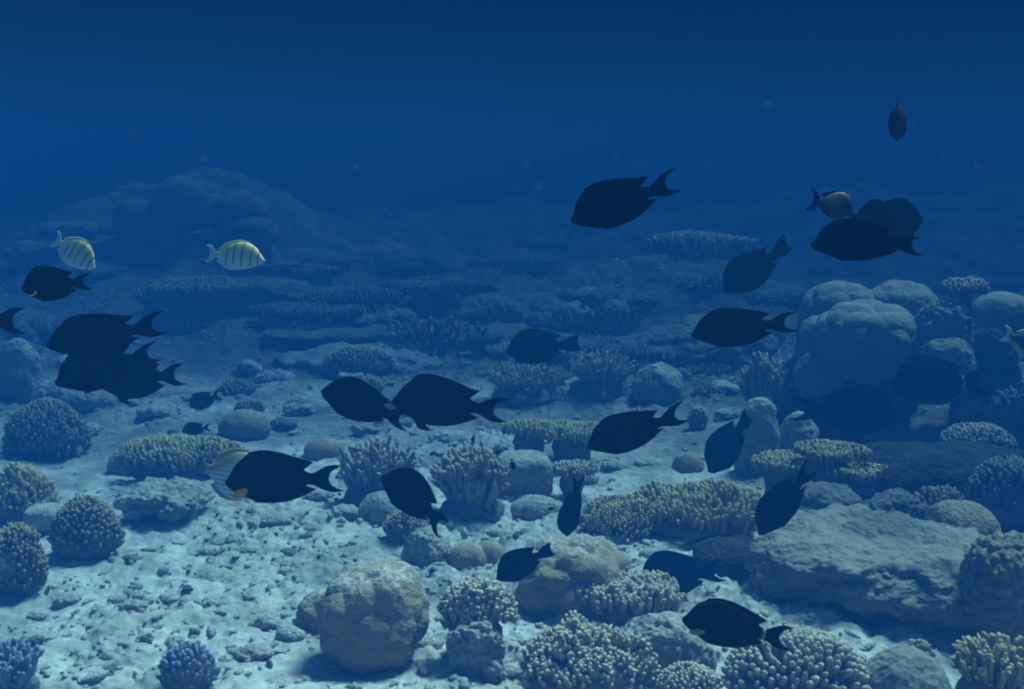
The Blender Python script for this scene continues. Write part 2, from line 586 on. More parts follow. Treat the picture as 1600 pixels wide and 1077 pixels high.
def fingers(name, box, label, cat, mat='tan', sp=12, ln=2.2, fat=.42, up=.5, k=.8, group=None, base='deadbase', stem=.35,
            dome=1.0, sub=0, seed=None, lump=.16, taper=.25, ragged=.2, curl=.15, basew=.82, split=1):
    """a colony of close-set fingers on a dome. sp: spacing of the fingers in photo pixels, ln: their length in spacings, stem: share of the
    height that is bare base, dome: 1 a half ball, less a flatter table, sub: side twigs on each finger, split: knolls in the colony"""
    c, rx, ry, h = site(*box, k)
    seed = int(seed if seed is not None else sum(box) * 7) % 9973
    rnd = np.random.RandomState(seed)
    s = sp * (c.y / math.cos(PITCH)) / FPX
    root = empty(name, c, label, cat, group)
    z0 = h * stem
    hd = h - z0
    # points on the dome
    area = math.pi * rx * ry * (1 + 1.1 * (hd / max(rx, .01)) * dome)
    n = int(min(900, max(14, area / (s * s) * 1.25)))
    i = np.arange(n) + .5
    rr = np.sqrt(i / n); th = i * 2.399963 + rnd.uniform(0, 6)
    rr = np.clip(rr + rnd.uniform(-1, 1, n) * .35 / math.sqrt(n), 0, 1)
    th = th + rnd.uniform(-1, 1, n) * .3 / math.sqrt(n) / np.maximum(rr, .1)
    # an uneven rim
    rim = 1 + ragged * (fbm2(np.cos(th) * 1.3 + seed, np.sin(th) * 1.3 + seed * .7, 1.0, 3) - .5) * 2
    ex = rr * np.cos(th) * rim; ey = rr * np.sin(th) * rim
    q = np.clip(1 - (rr ** 2.2), 0, 1) ** .5
    kn = 1 + .35 * ragged * 2 * (fbm2(ex * 1.2 + seed, ey * 1.2, 1.6 * split, 3) - .5) * 2
    zz = z0 + hd * ((1 - dome) + dome * q) * kn
    zz = zz * (h / zz.max())
    ll = ln * s * rnd.uniform(.75, 1.2, n)
    tipp = np.stack([ex * rx, ey * ry, zz], 1)
    nrm = np.stack([ex / rx, ey / ry, np.maximum(q, .18) / max(hd, .02) * (1.0 if dome > .5 else 2.0)], 1)
    nrm /= np.linalg.norm(nrm, axis=1)[:, None]
    D = nrm * (1 - up) + np.array([0, 0, 1.]) * up + rnd.normal(0, .13, (n, 3))
    D /= np.linalg.norm(D, axis=1)[:, None]
    ll = ll * np.clip(.55 + fbm2(ex * 2.2 + seed * .3, ey * 2.2, 1.7, 3) * .95, .6, 1.4)
    keep = fbm2(ex * 2 + seed * .9, ey * 2, 2.6 * split, 2) > .27
    if keep.sum() > 10:
        ex, ey, tipp, D, ll, n = ex[keep], ey[keep], tipp[keep], D[keep], ll[keep], int(keep.sum())
    O = tipp - D * ll[:, None]
    tipp = O + D * ll[:, None]
    parts = [branch_mesh(O, D, ll, np.full(n, fat * s) * rnd.uniform(.78, 1.22, n), lump=lump, taper=taper, curl=curl, rnd=rnd)]
    if sub:
        m = n * sub
        own = np.repeat(np.arange(n), sub)
        t = rnd.uniform(.35, .9, m)
        O2 = O[own] + D[own] * (ll[own] * t)[:, None]
        D2 = D[own] * .8 + rnd.normal(0, .65, (m, 3)) + np.array([0, 0, .35])
        L2 = ll[own] * rnd.uniform(.22, .42, m)
        parts.append(branch_mesh(O2, D2, L2, fat * s * .68 * rnd.uniform(.8, 1.1, m), sides=6, lump=lump, taper=.3, rnd=rnd))
    V, F, T = join(parts)
    b = mesh_obj("branches", V, F, M[mat], root, tip=T)
    if n > 100: b['kind'] = 'stuff'
    # the dead stock under them, its top under the finger roots
    Vb, Fb = blob(4, rx * basew, ry * basew, max(.02, (np.percentile(zz, 78) if dome > .5 else np.percentile(zz, 45)) - ll.mean() * .6), seed % 50, rough=.34, fine=.09, sink=.45, flat=2.3, pit=.06)
    mesh_obj("base", Vb, Fb, M[base], root)
    return root


def bush(name, box, label, cat, mat='grey', n=46, fat=.016, k=.8, group=None, subs=4, spread=1.0, seed=None, tap=.18):
    """an open bush of long branches with side twigs"""
    c, rx, ry, h = site(*box, k)
    seed = int(seed if seed is not None else sum(box) * 3) % 9973
    rnd = np.random.RandomState(seed)
    root = empty(name, c, label, cat, group)
    th = np.arange(n) * 2.399963 + rnd.uniform(-.3, .3, n)
    rr = np.sqrt((np.arange(n) + .5) / n)
    tipp = np.stack([rr * np.cos(th) * rx * .9, rr * np.sin(th) * ry * .9, h * (.45 + .55 * np.sqrt(1 - .8 * rr ** 2)) * rnd.uniform(.78, 1.0, n)], 1)
    O = np.stack([tipp[:, 0] * .35, tipp[:, 1] * .35, np.full(n, h * .08)], 1)
    D = (tipp - O) * rnd.uniform(.9, 1.0, (n, 1))
    L = np.linalg.norm(D, axis=1)
    w = max(rx, h)
    parts = [branch_mesh(O, D, L, np.full(n, fat * w * 2.5) * rnd.uniform(.8, 1.1, n), taper=tap, curl=.06, rnd=rnd)]
    m = n * subs
    own = np.repeat(np.arange(n), subs)
    t = rnd.uniform(.3, .92, m)
    Dn = D / L[:, None]
    O2 = O[own] + D[own] * t[:, None]
    D2 = Dn[own] * .9 + rnd.normal(0, .5, (m, 3)) * spread + np.array([0, 0, .4])
    L2 = w * rnd.uniform(.10, .22, m)
    parts.append(branch_mesh(O2, D2, L2, fat * w * 1.95 * rnd.uniform(.8, 1.1, m), sides=6, taper=.2, rnd=rnd))
    V, F, T = join(parts)
    b = mesh_obj("branches", V, F, M[mat], root, tip=T)
    if n > 100: b['kind'] = 'stuff'
    Vb, Fb = blob(4, rx * .7, ry * .7, h * .4, seed % 50, rough=.25, fine=.06)
    mesh_obj("base", Vb, Fb, M['deadbase'], root)
    return root


def lobed(name, label, cat, heads, mat='grey_massive', group=None, sub=5, stock=None, **kw):
    """a massive coral of several swollen lobes; lobes: boxes with their own kw"""
    c0, *_ = site(*heads[0][0])
    root = empty(name, c0, label, cat, group)
    for box, kk, dy in heads:
        c, rx, ry, h = site(*box, kk)
        c = c * 1.0
        s = (c.y + dy) / c.y
        c2 = Vector((c.x * s, c.y + dy, 0)); c2.z = float(terr(c2.x, c2.y))
        r = ray((box[0] + box[1]) / 2, box[2])
        h = CAMH + r.z * (c2.y / r.y) - c2.z
        V, F = blob(sub, rx * s, ry * s, h, sum(box) % 89, **kw)
        mesh_obj("lobe", V, F, M[mat], root, loc=c2 - c0)
    if stock:                        # added near-black base, its colour paints the shade under the domes
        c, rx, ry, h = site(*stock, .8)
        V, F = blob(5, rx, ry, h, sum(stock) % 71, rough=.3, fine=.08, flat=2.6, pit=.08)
        mesh_obj("painted_shade_stock", V, F, M['shaderock'], root, loc=c + Vector((0, .12, 0)) - c0)
    return root


# ---- foreground
lobed('boulder_coral', "large brown ball-shaped coral at the bottom of the photo with a crusty top", "boulder coral",
      [((500, 670, 880, 1068), .9, 0), ((468, 545, 925, 1010), .9, .05)], 'massive', rough=.16, rs=1.2, lobes=.14, ls=1.1, fine=.02, sink=.45, flat=2.3, sub=6)
lobed('lobed_coral', "grey brown coral head of folded lobes behind the pale finger corals, lower centre", "boulder coral",
      [((806, 985, 838, 990), .85, 0)], 'massive', rough=.16, lobes=.22, ls=1.1, fine=.02, sink=.4, flat=2.2, sub=6)
lobed('brain_coral', "small rounded two-lobed coral left of the folded coral head", "brain coral",
      [((703, 762, 850, 908), .9, 0), ((738, 790, 846, 905), .9, .03)], 'massive', rough=.06, lobes=.05, fine=.01, sink=.4, flat=2.3)
rock('rock_pillar', (700, 796, 972, 1076), "rough pale rock pillar carrying a knobbly finger coral", "rock", 'rock', k=.5, rough=.45, fine=.14, flat=2.3, pit=.12)
fingers('finger_coral', (688, 800, 902, 1066), "pale knobbly finger coral on a rock pillar, right of the large ball coral", "finger coral", 'pale', sp=9, ln=1.7, fat=.52, stem=.60, sub=1, ragged=.55, split=2.2, basew=.7)
fingers('finger_coral', (900, 1063, 898, 1005), "pale cauliflower-like coral in front of the folded coral head", "finger coral", 'pale', sp=10, ln=2.0, fat=.50, stem=.45, sub=2, ragged=.5, dome=.5, split=2.0)
fingers('finger_coral', (805, 1000, 966, 1130), "fine knobbly pale coral spreading at the bottom edge, below the folded coral head", "finger coral", 'pale', sp=9, ln=1.6, fat=.52, stem=.3, sub=1, ragged=.6, split=2.4, k=.7)
rock('rock', (950, 1110, 958, 1085), "lumpy pinkish grey rock between two pale finger corals at the bottom", "rock", 'rock', k=.7, rough=.28, fine=.10, pit=.08, flat=2.4)
fingers('finger_coral', (1118, 1362, 985, 1150), "big dome coral of thick rounded grey fingers at the bottom, right of centre", "finger coral", 'grey', sp=17, ln=2.0, fat=.40, stem=.2, up=.3, k=.8, ragged=.12, taper=.22, lump=.2, curl=.08)
fingers('finger_coral', (1022, 1126, 1036, 1130), "low patch of small white-tipped fingers at the bottom edge, left of the big dome coral", "finger coral", 'pale', sp=10, ln=1.6, fat=.42, stem=.3, ragged=.2, up=.6)
bush('staghorn_coral', (1472, 1625, 985, 1125), "tan staghorn coral with long upright fingers in the bottom right corner", "staghorn coral", 'tan', n=60, fat=.022, subs=4, tap=.35)
rock('sand_covered_rock', (1335, 1485, 1012, 1140), "smooth sand-dusted rock at the bottom between dome coral and staghorn", "rock", 'ledge', k=.9, rough=.16, fine=.04, sink=.1, flat=2.0)
fingers('finger_coral', (1408, 1456, 1000, 1038), "tiny clump of grey fingers on the sand-dusted rock, bottom right", "finger coral", 'grey', sp=8, ln=2.0, stem=.2, sub=1)
rock('rock_ledge', (1185, 1530, 822, 990), "flat-topped sandy rock ledge with a rough shaded front face, lower right", "rock ledge", 'ledge', k=.85, sub=6, yaw=-.32, rough=.30, rs=1.3, fine=.095, flat=4.8, sink=.5, pit=.03)
rock('boulder', (1442, 1552, 784, 912), "rounded brown boulder standing on the back corner of the sandy ledge", "boulder", 'brownrock', k=.9, rough=.12, fine=.04, sink=.45, flat=2.8)
rock('boulder', (1498, 1640, 834, 1030), "large knobbly brown boulder cut by the right edge of the photo", "boulder", 'brownrock', k=.8, sub=6, rough=.18, fine=.07, sink=.45, flat=2.6, lobes=.12, ls=3)
rock('dark_rock', (1080, 1215, 842, 928), "rock with shade painted dark below the wide tan finger coral, left end of the ledge", "rock", 'shaderock', k=.9, rough=.2, fine=.06, sink=.4, flat=2.6)  # shade under the tan coral is put into its near-black colour
fingers('finger_coral', (975, 1190, 752, 872), "wide tan finger coral dome left of the sandy ledge", "finger coral", 'tan', sp=12, ln=2.3, fat=.36, stem=.3, up=.4, ragged=.4, dome=.65, k=.9)
fingers('finger_coral', (902, 1050, 776, 866), "fine grey-tan finger coral joined to the left of the wide tan dome", "finger coral", 'tan', sp=8, ln=2.0, fat=.38, stem=.25, ragged=.3, up=.4)
rock('dark_rock', (1215, 1345, 752, 850), "dark rock carrying the layered plate corals above the sandy ledge", "rock", 'darkrock', k=.8, rough=.3, fine=.08, flat=2.4)
fingers('plate_coral', (1170, 1290, 712, 800), "tan plate coral, lower left layer above the sandy ledge", "plate coral", 'tan', sp=7, ln=1.8, stem=.78, dome=.25, ragged=.3, up=.7, basew=.6)
fingers('plate_coral', (1238, 1352, 692, 810), "tan plate coral, topmost of the layers above the sandy ledge", "plate coral", 'tan', sp=7, ln=2.0, stem=.75, dome=.35, ragged=.35, up=.6, basew=.55)
fingers('plate_coral', (1280, 1386, 726, 815), "tan plate coral, lower right layer above the sandy ledge", "plate coral", 'tan', sp=7, ln=1.8, stem=.78, dome=.25, ragged=.35, up=.6, basew=.55)
fingers('finger_coral', (1418, 1512, 762, 835), "brown finger coral behind the boulder on the ledge", "finger coral", 'brown', sp=12, ln=2.8, fat=.36, stem=.35, ragged=.3, up=.5)
rock('dark_rock', (1342, 1450, 765, 838), "dark pitted rock on the back of the sandy ledge, left of the boulder", "rock", 'darkrock', k=.8, rough=.3, fine=.1, pit=.1)
# ---- middle
bush('bush_coral', (668, 808, 690, 835), "dense bush coral of upright grey branches, centre of the photo", "bush coral", 'grey', n=95, fat=.019, subs=5)
bush('staghorn_coral', (520, 662, 678, 815), "open grey staghorn coral left of the dense bush coral", "staghorn coral", 'grey', n=70, fat=.017, subs=4, spread=1.3)
fingers('finger_coral', (598, 668, 796, 870), "small grey finger coral below the diving surgeonfish, centre", "finger coral", 'grey', sp=7, ln=1.8, stem=.5, ragged=.3)
rock('rock', (560, 640, 776, 835), "rounded pale rock beside the small finger coral, centre", "rock", 'rock', k=.8, rough=.15)
rock('rock', (630, 705, 830, 900), "lumpy pale rock in front of the small finger coral", "rock", 'rock', k=.8, rough=.3, fine=.1, pit=.1)
fingers('table_coral', (780, 870, 655, 735), "yellow-tan table coral, left half of the pair in the centre", "table coral", 'yellow', sp=7, ln=1.8, stem=.62, dome=.4, up=.6, ragged=.25, basew=.55)
fingers('table_coral', (838, 948, 662, 738), "yellow-tan table coral, right half of the pair in the centre", "table coral", 'yellow', sp=7, ln=1.8, stem=.6, dome=.4, up=.6, ragged=.25, basew=.55)
fingers('table_coral', (856, 932, 722, 790), "small pale table coral under the yellow pair, centre", "table coral", 'pale', sp=7, ln=1.6, stem=.68, dome=.35, up=.6, ragged=.25, basew=.5)
rock('rock_slab', (775, 862, 706, 792), "pale sandy slab between bush coral and table corals", "rock", 'rock', k=.9, rough=.12, flat=3.5, sink=.5)
rock('rock', (800, 880, 776, 815), "low pale rock on the sand behind the folded coral head", "rock", 'rock', k=.8, rough=.2)
fingers('finger_coral', (1074, 1108, 636, 676), "small bluish white coral right of a black surgeonfish's tail", "finger coral", 'pale', sp=7, ln=1.6, stem=.3)
rock('rock', (1150, 1214, 626, 752), "pale rock stub behind the faded brown surgeonfish, right of centre", "rock", 'rock', k=.8, rough=.2, flat=2.6)
rock('rock', (1210, 1275, 650, 745), "small pale rock at the foot of the great coral head", "rock", 'rock', k=.8, rough=.25)
rock('mound_coral', (475, 540, 690, 728), "small smooth brown mound coral on rubble, left of the staghorn", "mound coral", 'massive', k=.9, rough=.06, fine=.01)
rock('mound_coral', (342, 425, 640, 690), "low brown mound coral far behind the striped butterflyfish", "mound coral", 'massive', k=.8, rough=.12)
rock('mound_coral', (1050, 1100, 706, 745), "small brown mound coral on the sand behind the wide tan dome", "mound coral", 'massive', k=.8, rough=.12)
# ---- left
fingers('table_coral', (182, 395, 682, 770), "broad yellow fine-fingered coral behind the butterflyfish, left", "table coral", 'yellow', sp=8, ln=2.2, stem=.35, dome=.6, up=.5, ragged=.3, k=.5)
fingers('finger_coral', (-20, 98, 724, 830), "tan finger coral at the left edge above the dome coral", "finger coral", 'tan', sp=11, ln=2.8, fat=.4, stem=.1, ragged=.35, up=.4)
fingers('finger_coral', (78, 200, 775, 890), "grey dome coral with a pale rim plate, left of the photo", "finger coral", 'brown', sp=10, ln=1.7, fat=.42, stem=.18, ragged=.12, up=.35)
rock('rock_plate', (42, 100, 788, 845), "small pale plate of rock leaning on the left dome coral", "rock", 'rubble', k=.9, rough=.15, flat=3, sink=.6)
fingers('finger_coral', (-30, 78, 820, 945), "dark grey finger coral at the left edge below the dome coral", "finger coral", 'brown', sp=10, ln=2.2, fat=.4, stem=.1, ragged=.3)
fingers('finger_coral', (10, 142, 624, 722), "faint fine-fingered round coral below the cluster of black fish, left", "finger coral", 'brown', sp=8, ln=2.0, stem=.1, ragged=.25)
rock('rock_slab', (195, 330, 752, 835), "pale rubble-topped slab overhanging dark shade, left", "rock", 'rock', k=.8, rough=.5, rs=1.6, fine=.16, flat=2.5, sink=.55, pit=.12)
bush('staghorn_coral', (-30, 80, 1000, 1110), "blue staghorn coral in the bottom left corner", "staghorn coral", 'blue', n=34, fat=.03, subs=4)
fingers('finger_coral', (250, 342, 1004, 1100), "small blue-tipped finger coral at the bottom left", "finger coral", 'blue', sp=13, ln=1.7, fat=.42, stem=.3, up=.35)
rock('rock', (170, 250, 700, 745), "low pale rock at the left end of the broad yellow coral", "rock", 'rock', k=.7, rough=.25)
rock('rock', (0, 70, 528, 640), "hazy pale mound at the left edge below the cut-off fish tail", "rock", 'rock', k=.8, rough=.2)
rock('rock', (55, 180, 585, 660), "hazy pale rock heap under the cluster of black fish", "rock", 'rock', k=.8, rough=.25, pit=.08)
# ---- the great coral head on the right
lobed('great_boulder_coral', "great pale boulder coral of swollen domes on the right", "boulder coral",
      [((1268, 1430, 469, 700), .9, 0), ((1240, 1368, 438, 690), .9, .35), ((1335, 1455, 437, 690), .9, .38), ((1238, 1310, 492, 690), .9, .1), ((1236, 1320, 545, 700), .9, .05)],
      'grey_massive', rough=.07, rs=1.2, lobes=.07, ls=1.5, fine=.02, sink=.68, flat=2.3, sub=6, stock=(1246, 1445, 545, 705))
rock('crusty_rock', (1418, 1508, 466, 690), "crusty rock beside the great boulder coral, upper of the two", "rock", 'grey_massive', k=.9, rough=.25, fine=.09, sink=.6, flat=2.5, lobes=.15, ls=3)
rock('crusty_rock', (1424, 1512, 525, 700), "crusty rock beside the great boulder coral, lower of the two", "rock", 'grey_massive', k=.8, rough=.15, fine=.06, sink=.7, flat=2.5)
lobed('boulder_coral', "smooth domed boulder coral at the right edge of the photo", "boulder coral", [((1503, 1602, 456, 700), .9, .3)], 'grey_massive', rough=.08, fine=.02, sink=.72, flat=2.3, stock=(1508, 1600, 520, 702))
fingers('table_coral', (1458, 1528, 433, 680), "ragged small table coral on top beside the great boulder coral", "table coral", 'grey', sp=7, ln=2, stem=.88, dome=.5, ragged=.4, basew=.4)
rock('dark_rock', (1300, 1640, 690, 800), "rock mass with shade painted dark below the great boulder coral", "rock", 'shaderock', k=.6, rough=.25, fine=.06, flat=2.4)  # great coral's deep shade painted as near-black rock
fingers('finger_coral', (1466, 1582, 664, 745), "hazy dome of small fingers above the boulders, right", "finger coral", 'grey', sp=8, ln=1.6, stem=.45, ragged=.15)
bush('bush_coral', (1545, 1640, 590, 720), "dark bush coral at the right edge below the boulder coral", "bush coral", 'dark', n=60, fat=.02)
fingers('finger_coral', (1500, 1640, 718, 850), "dark bluish finger coral at the right edge above the big boulder", "finger coral", 'dark', sp=11, ln=2.2, stem=.3)
fingers('finger_coral', (1490, 1550, 618, 690), "small grey coral behind the dark fish with the pale tail band", "finger coral", 'grey', sp=8, ln=1.6, stem=.3)
bush('bush_coral', (1150, 1245, 545, 680), "hazy bush coral left of the great boulder coral", "bush coral", 'grey', n=60, fat=.018)
# ---- behind
lobed('boulder_coral', "hazy clustered boulder coral in the distance behind the middle fish", "boulder coral",
      [((860, 930, 470, 550), .9, 0), ((895, 968, 448, 545), .9, .4), ((935, 985, 468, 548), .9, .2)], 'grey_massive', rough=.06, lobes=.08, ls=1.8, sink=.5, sub=4)
fingers('table_coral', (1010, 1172, 360, 424), "hazy ragged table coral in the distance below the upper black fish", "table coral", 'pale', sp=9, ln=2.2, stem=.55, dome=.5, ragged=.45, k=.6, basew=.85, base='farreef')
bush('staghorn_coral', (745, 905, 560, 650), "hazy staghorn thicket under the faded fish, centre", "staghorn coral", 'pale', n=80, fat=.012, spread=1.4)
bush('staghorn_coral', (880, 1000, 540, 640), "hazy staghorn thicket right of the faded fish, centre", "staghorn coral", 'pale', n=80, fat=.013, spread=1.2)
rock('rock', (985, 1070, 566, 640), "hazy mound between staghorn thicket and hazy bush coral", "rock", 'rock', k=.8, rough=.2)
rock('rock', (1000, 1055, 592, 640), "low pale rock in front of the hazy mound, right of centre", "rock", 'rubble', k=.8, rough=.2)
fingers('finger_coral', (500, 622, 540, 600), "hazy bluish fingers behind the left fish of the touching pair", "finger coral", 'pale', sp=7, ln=1.8, stem=.3, k=.5)
rock('rock_slab', (405, 612, 506, 566), "hazy flat pale plate left of centre in the distance", "rock", 'farreef', k=.6, rough=.35, fine=.1, flat=2.6, sink=.6)
rock('rock_slab', (640, 835, 506, 566), "hazy flat pale plate in the distance, centre", "rock", 'farreef', k=.6, rough=.35, fine=.1, flat=2.6, sink=.6)
rock('rock_slab', (300, 480, 432, 500), "hazy flat plate below the right striped fish, in the distance", "rock", 'farreef', k=.6, rough=.35, fine=.1, flat=2.6, sink=.6)
rock('mound_coral', (240, 332, 274, 420), "faint topmost dome on the far left reef mound", "mound coral", 'farreef', k=.8, rough=.1, sink=.6)
rock('mound_coral', (330, 425, 296, 420), "faint broad dome right of the topmost dome on the far left mound", "mound coral", 'farreef', k=.8, rough=.1, sink=.6)
rock('mound_coral', (180, 262, 310, 420), "faint lower dome left of the topmost dome on the far left mound", "mound coral", 'farreef', k=.8, rough=.15, sink=.6)
rock('mound_coral', (340, 440, 335, 430), "faint dome right above the right striped fish", "mound coral", 'farreef', k=.8, rough=.15, sink=.6)

# ---- hazy corals scattered over the far reef
rnd = random.Random(5)
ZONES = [((0, 420), "left", 24), ((420, 800), "middle", 26), ((800, 1240), "right", 26), ((120, 480), "left", 24)]
for (xa, xb), where, cnt in ZONES:
    for i in range(cnt):
        py = rnd.uniform(395, 600); px = rnd.uniform(xa, xb)
        if where == "left" and (xa or rnd.random() < .5): py = rnd.uniform(300, 440)
        g, d = G(px, py)
        w = (rnd.uniform(.10, .24) if py < 400 else rnd.uniform(.14, .40)) * FPX / d
        if d > 11.5: continue
        t = rnd.random()
        grp = "far hazy corals, %s" % where
        box = (px - w, px + w, py - w * rnd.uniform(.5, 1.0), py)
        if t < .45:
            rock('mound_coral', box, "faint blue mound coral on the far hazy reef in the photo's %s third" % where, "mound coral", rnd.choice(['farreef', 'farreef', 'grey_massive']), sub=5, rough=.3, fine=.1, lobes=.15, group=grp + " mounds")
        elif t < .75:
            fingers('table_coral', box, "faint blue table coral on the far hazy reef in the photo's %s third" % where, "table coral", rnd.choice(['brown', 'dark']), sp=7, ln=1.8, stem=.6, dome=.4, ragged=.4, basew=.5, group=grp + " tables")
        else:
            bush('bush_coral', box, "faint blue bush coral on the far hazy reef in the photo's %s third" % where, "bush coral", rnd.choice(['brown', 'dark']), n=40, fat=.016, subs=3, group=grp + " bushes")

# ---- loose rocks one can tell apart on the near sand
spots = [(640, 905, 40, 22), (455, 905, 34, 16), (390, 880, 30, 14), (540, 830, 46, 20), (500, 790, 44, 16), (430, 835, 40, 15), (330, 875, 38, 16), (105, 945, 40, 20), (60, 960, 34, 16),
         (205, 965, 36, 16), (420, 985, 46, 24), (400, 1040, 60, 34), (455, 1010, 44, 30), (180, 1040, 44, 24), (700, 700, 60, 20), (760, 640, 60, 22), (300, 630, 60, 24), (430, 600, 60, 24),
         (360, 880, 34, 14), (960, 740, 40, 14), (1010, 730, 44, 14), (990, 690, 40, 12), (860, 805, 26, 12), (470, 650, 50, 20), (240, 660, 56, 24), (600, 760, 40, 18), (1130, 620, 50, 22), (570, 640, 50, 18)]
for i, (px, py, w, hh) in enumerate(spots):
    rock('loose_rock', (px - w / 2, px + w / 2, py - hh, py + 4), "loose rough pale coral rock lying on the sandy sea bed", "rock", ('rubble', 'rock')[i % 2], k=.8, sub=4, rough=.45, fine=.14, pit=.1, sink=.35,
         group="loose rocks on the sand")

rnd = random.Random(21)
for i in range(34):
    py = rnd.uniform(575, 790); px = rnd.uniform(0, 1150)
    w = rnd.uniform(18, 46)
    rock('loose_rock', (px - w / 2, px + w / 2, py - w * rnd.uniform(.3, .6), py + 3), "loose rough pale coral rock lying on the sandy sea bed", "rock", ('rubble', 'rock', 'darkrock')[i % 3], k=.8, sub=4, rough=.45, fine=.14, pit=.1,
         sink=.35, group="loose rocks on the sand")
for i in range(26):
    py = rnd.uniform(560, 720); px = rnd.uniform(20, 1160)
    w = rnd.uniform(26, 60)
    fingers('coral_tuft', (px - w / 2, px + w / 2, py - w * rnd.uniform(.45, .7), py + 3), "small hazy tuft of stubby coral on the middle-distance rubble", "coral tuft", ('grey', 'brown', 'tan')[i % 3], sp=7, ln=1.8, fat=.45, stem=.3,
            ragged=.5, split=1.8, group="small coral tufts on the rubble")

for i in range(46):
    py = rnd.uniform(800, 1065); px = rnd.uniform(-20, 480) if i % 4 else rnd.uniform(480, 820)
    w = rnd.uniform(12, 34)
    rock('loose_rock', (px - w / 2, px + w / 2, py - w * rnd.uniform(.25, .5), py + 3), "loose rough pale coral rock lying on the sandy sea bed", "rock", ('rubble', 'rock', 'deadbase')[i % 3], k=.8, sub=4, rough=.5, rs=1.4,
         fine=.16, pit=.12, sink=.35, yaw=rnd.uniform(-1.5, 1.5), group="loose rocks on the sand")

# ---- rubble chips nobody could count
rs = np.random.RandomState(3)
V1, F1 = ico(2)
N = 8500
cy = 1.9 * (8.5 / 1.9) ** rs.rand(N) ** 1.2
cx = rs.uniform(-1, 1, N) * (.3 + .52 * cy)
keep = rs.rand(N) < .10 + np.clip((cy - 3.8) / 3, 0, .4) + .9 * np.clip((fbm2(cx, cy, 1.3, 4) - .36) / .2, 0, 1)
cx, cy = cx[keep], cy[keep]
cz = relief(cx, cy)
Vs, Fs = [], []
for i in range(len(cx)):
    r = rs.uniform(.003, .010) * (1 + 1.1 * (rs.rand() > .93)) * (1 + (cy[i] - 2) * .06)
    sc = np.array((rs.uniform(.6, 2.2), rs.uniform(.6, 1.2), rs.uniform(.4, .9))) * r
    V = V1 * (1 + .7 * (n3(V1 * 1.8 + rs.rand(3) * 30) - .5))[:, None] * sc
    a = rs.uniform(0, 6.28)
    V = np.stack([V[:, 0] * math.cos(a) - V[:, 1] * math.sin(a), V[:, 0] * math.sin(a) + V[:, 1] * math.cos(a), V[:, 2]], 1)
    Vs.append(V + np.array((cx[i], cy[i], cz[i] + r * .25))); Fs.append(F1 + i * len(V1))
o = mesh_obj("coral_rubble", np.concatenate(Vs), np.concatenate(Fs), M['rubble'])
tag(o, "scattered chips of dead coral rubble on the sand", "rubble", kind='stuff')


# ------------------------------------------------------------------ fish
def curve(pts, x):
    a = np.array(pts, float)
    # smooth (monotone-ish cubic) interpolation
    xs, ys = a[:, 0], a[:, 1]
    m = np.gradient(ys, xs)
    i = np.clip(np.searchsorted(xs, x) - 1, 0, len(xs) - 2)
    h = xs[i + 1] - xs[i]
    t = np.clip((x - xs[i]) / h, 0, 1)
    return (2 * t**3 - 3 * t**2 + 1) * ys[i] + (t**3 - 2 * t**2 + t) * h * m[i] + (-2 * t**3 + 3 * t**2) * ys[i + 1] + (t**3 - t**2) * h * m[i + 1]


SURGEON = dict(
    top=[(0, .022), (.015, .034), (.04, .068), (.07, .122), (.10, .162), (.20, .222), (.30, .240), (.42, .220), (.55, .168), (.65, .105), (.71, .062), (.76, .048), (.82, .045)],
    bot=[(0, -.014), (.03, -.046), (.10, -.088), (.164, -.125), (.245, -.165), (.35, -.172), (.50, -.142), (.60, -.098), (.67, -.058), (.72, -.040), (.82, -.038)],
    wid=[(0, .014), (.06, .045), (.15, .068), (.28, .078), (.45, .066), (.6, .040), (.71, .018), (.82, .008)],
    dorsal=([(.13, .160), (.20, .205), (.30, .228), (.42, .208), (.55, .156), (.66, .078)], [(.13, .180), (.21, .252), (.30, .270), (.436, .254), (.57, .214), (.69, .170), (.76, .150)]),
    anal=([(.24, -.150), (.35, -.160), (.50, -.130), (.60, -.086), (.67, -.046)], [(.25, -.180), (.373, -.190), (.53, -.180), (.66, -.138), (.775, -.085)]),
    tail=(.71, .048, .158, .885, 1.015))
BLUNT = dict(SURGEON, tail=(.71, .048, .125, .965, 1.0))
CONVICT = dict(
    top=[(0, .012), (.03, .035), (.08, .085), (.15, .150), (.25, .200), (.38, .222), (.52, .205), (.66, .140), (.76, .068), (.82, .040), (.88, .035)],
    bot=[(0, -.012), (.03, -.035), (.08, -.062), (.15, -.090), (.25, -.128), (.38, -.155), (.52, -.150), (.66, -.105), (.76, -.055), (.82, -.035), (.88, -.032)],
    wid=[(0, .012), (.06, .042), (.15, .062), (.28, .072), (.45, .064), (.6, .042), (.76, .018), (.88, .008)],
    dorsal=([(.24, .188), (.38, .212), (.52, .196), (.66, .132), (.78, .055)], [(.22, .205), (.36, .252), (.52, .250), (.68, .190), (.80, .10)]),
    anal=([(.40, -.148), (.52, -.142), (.66, -.098), (.78, -.045)], [(.40, -.175), (.55, -.195), (.70, -.165), (.82, -.095)]),
    tail=(.80, .036, .150, .93, 1.0))
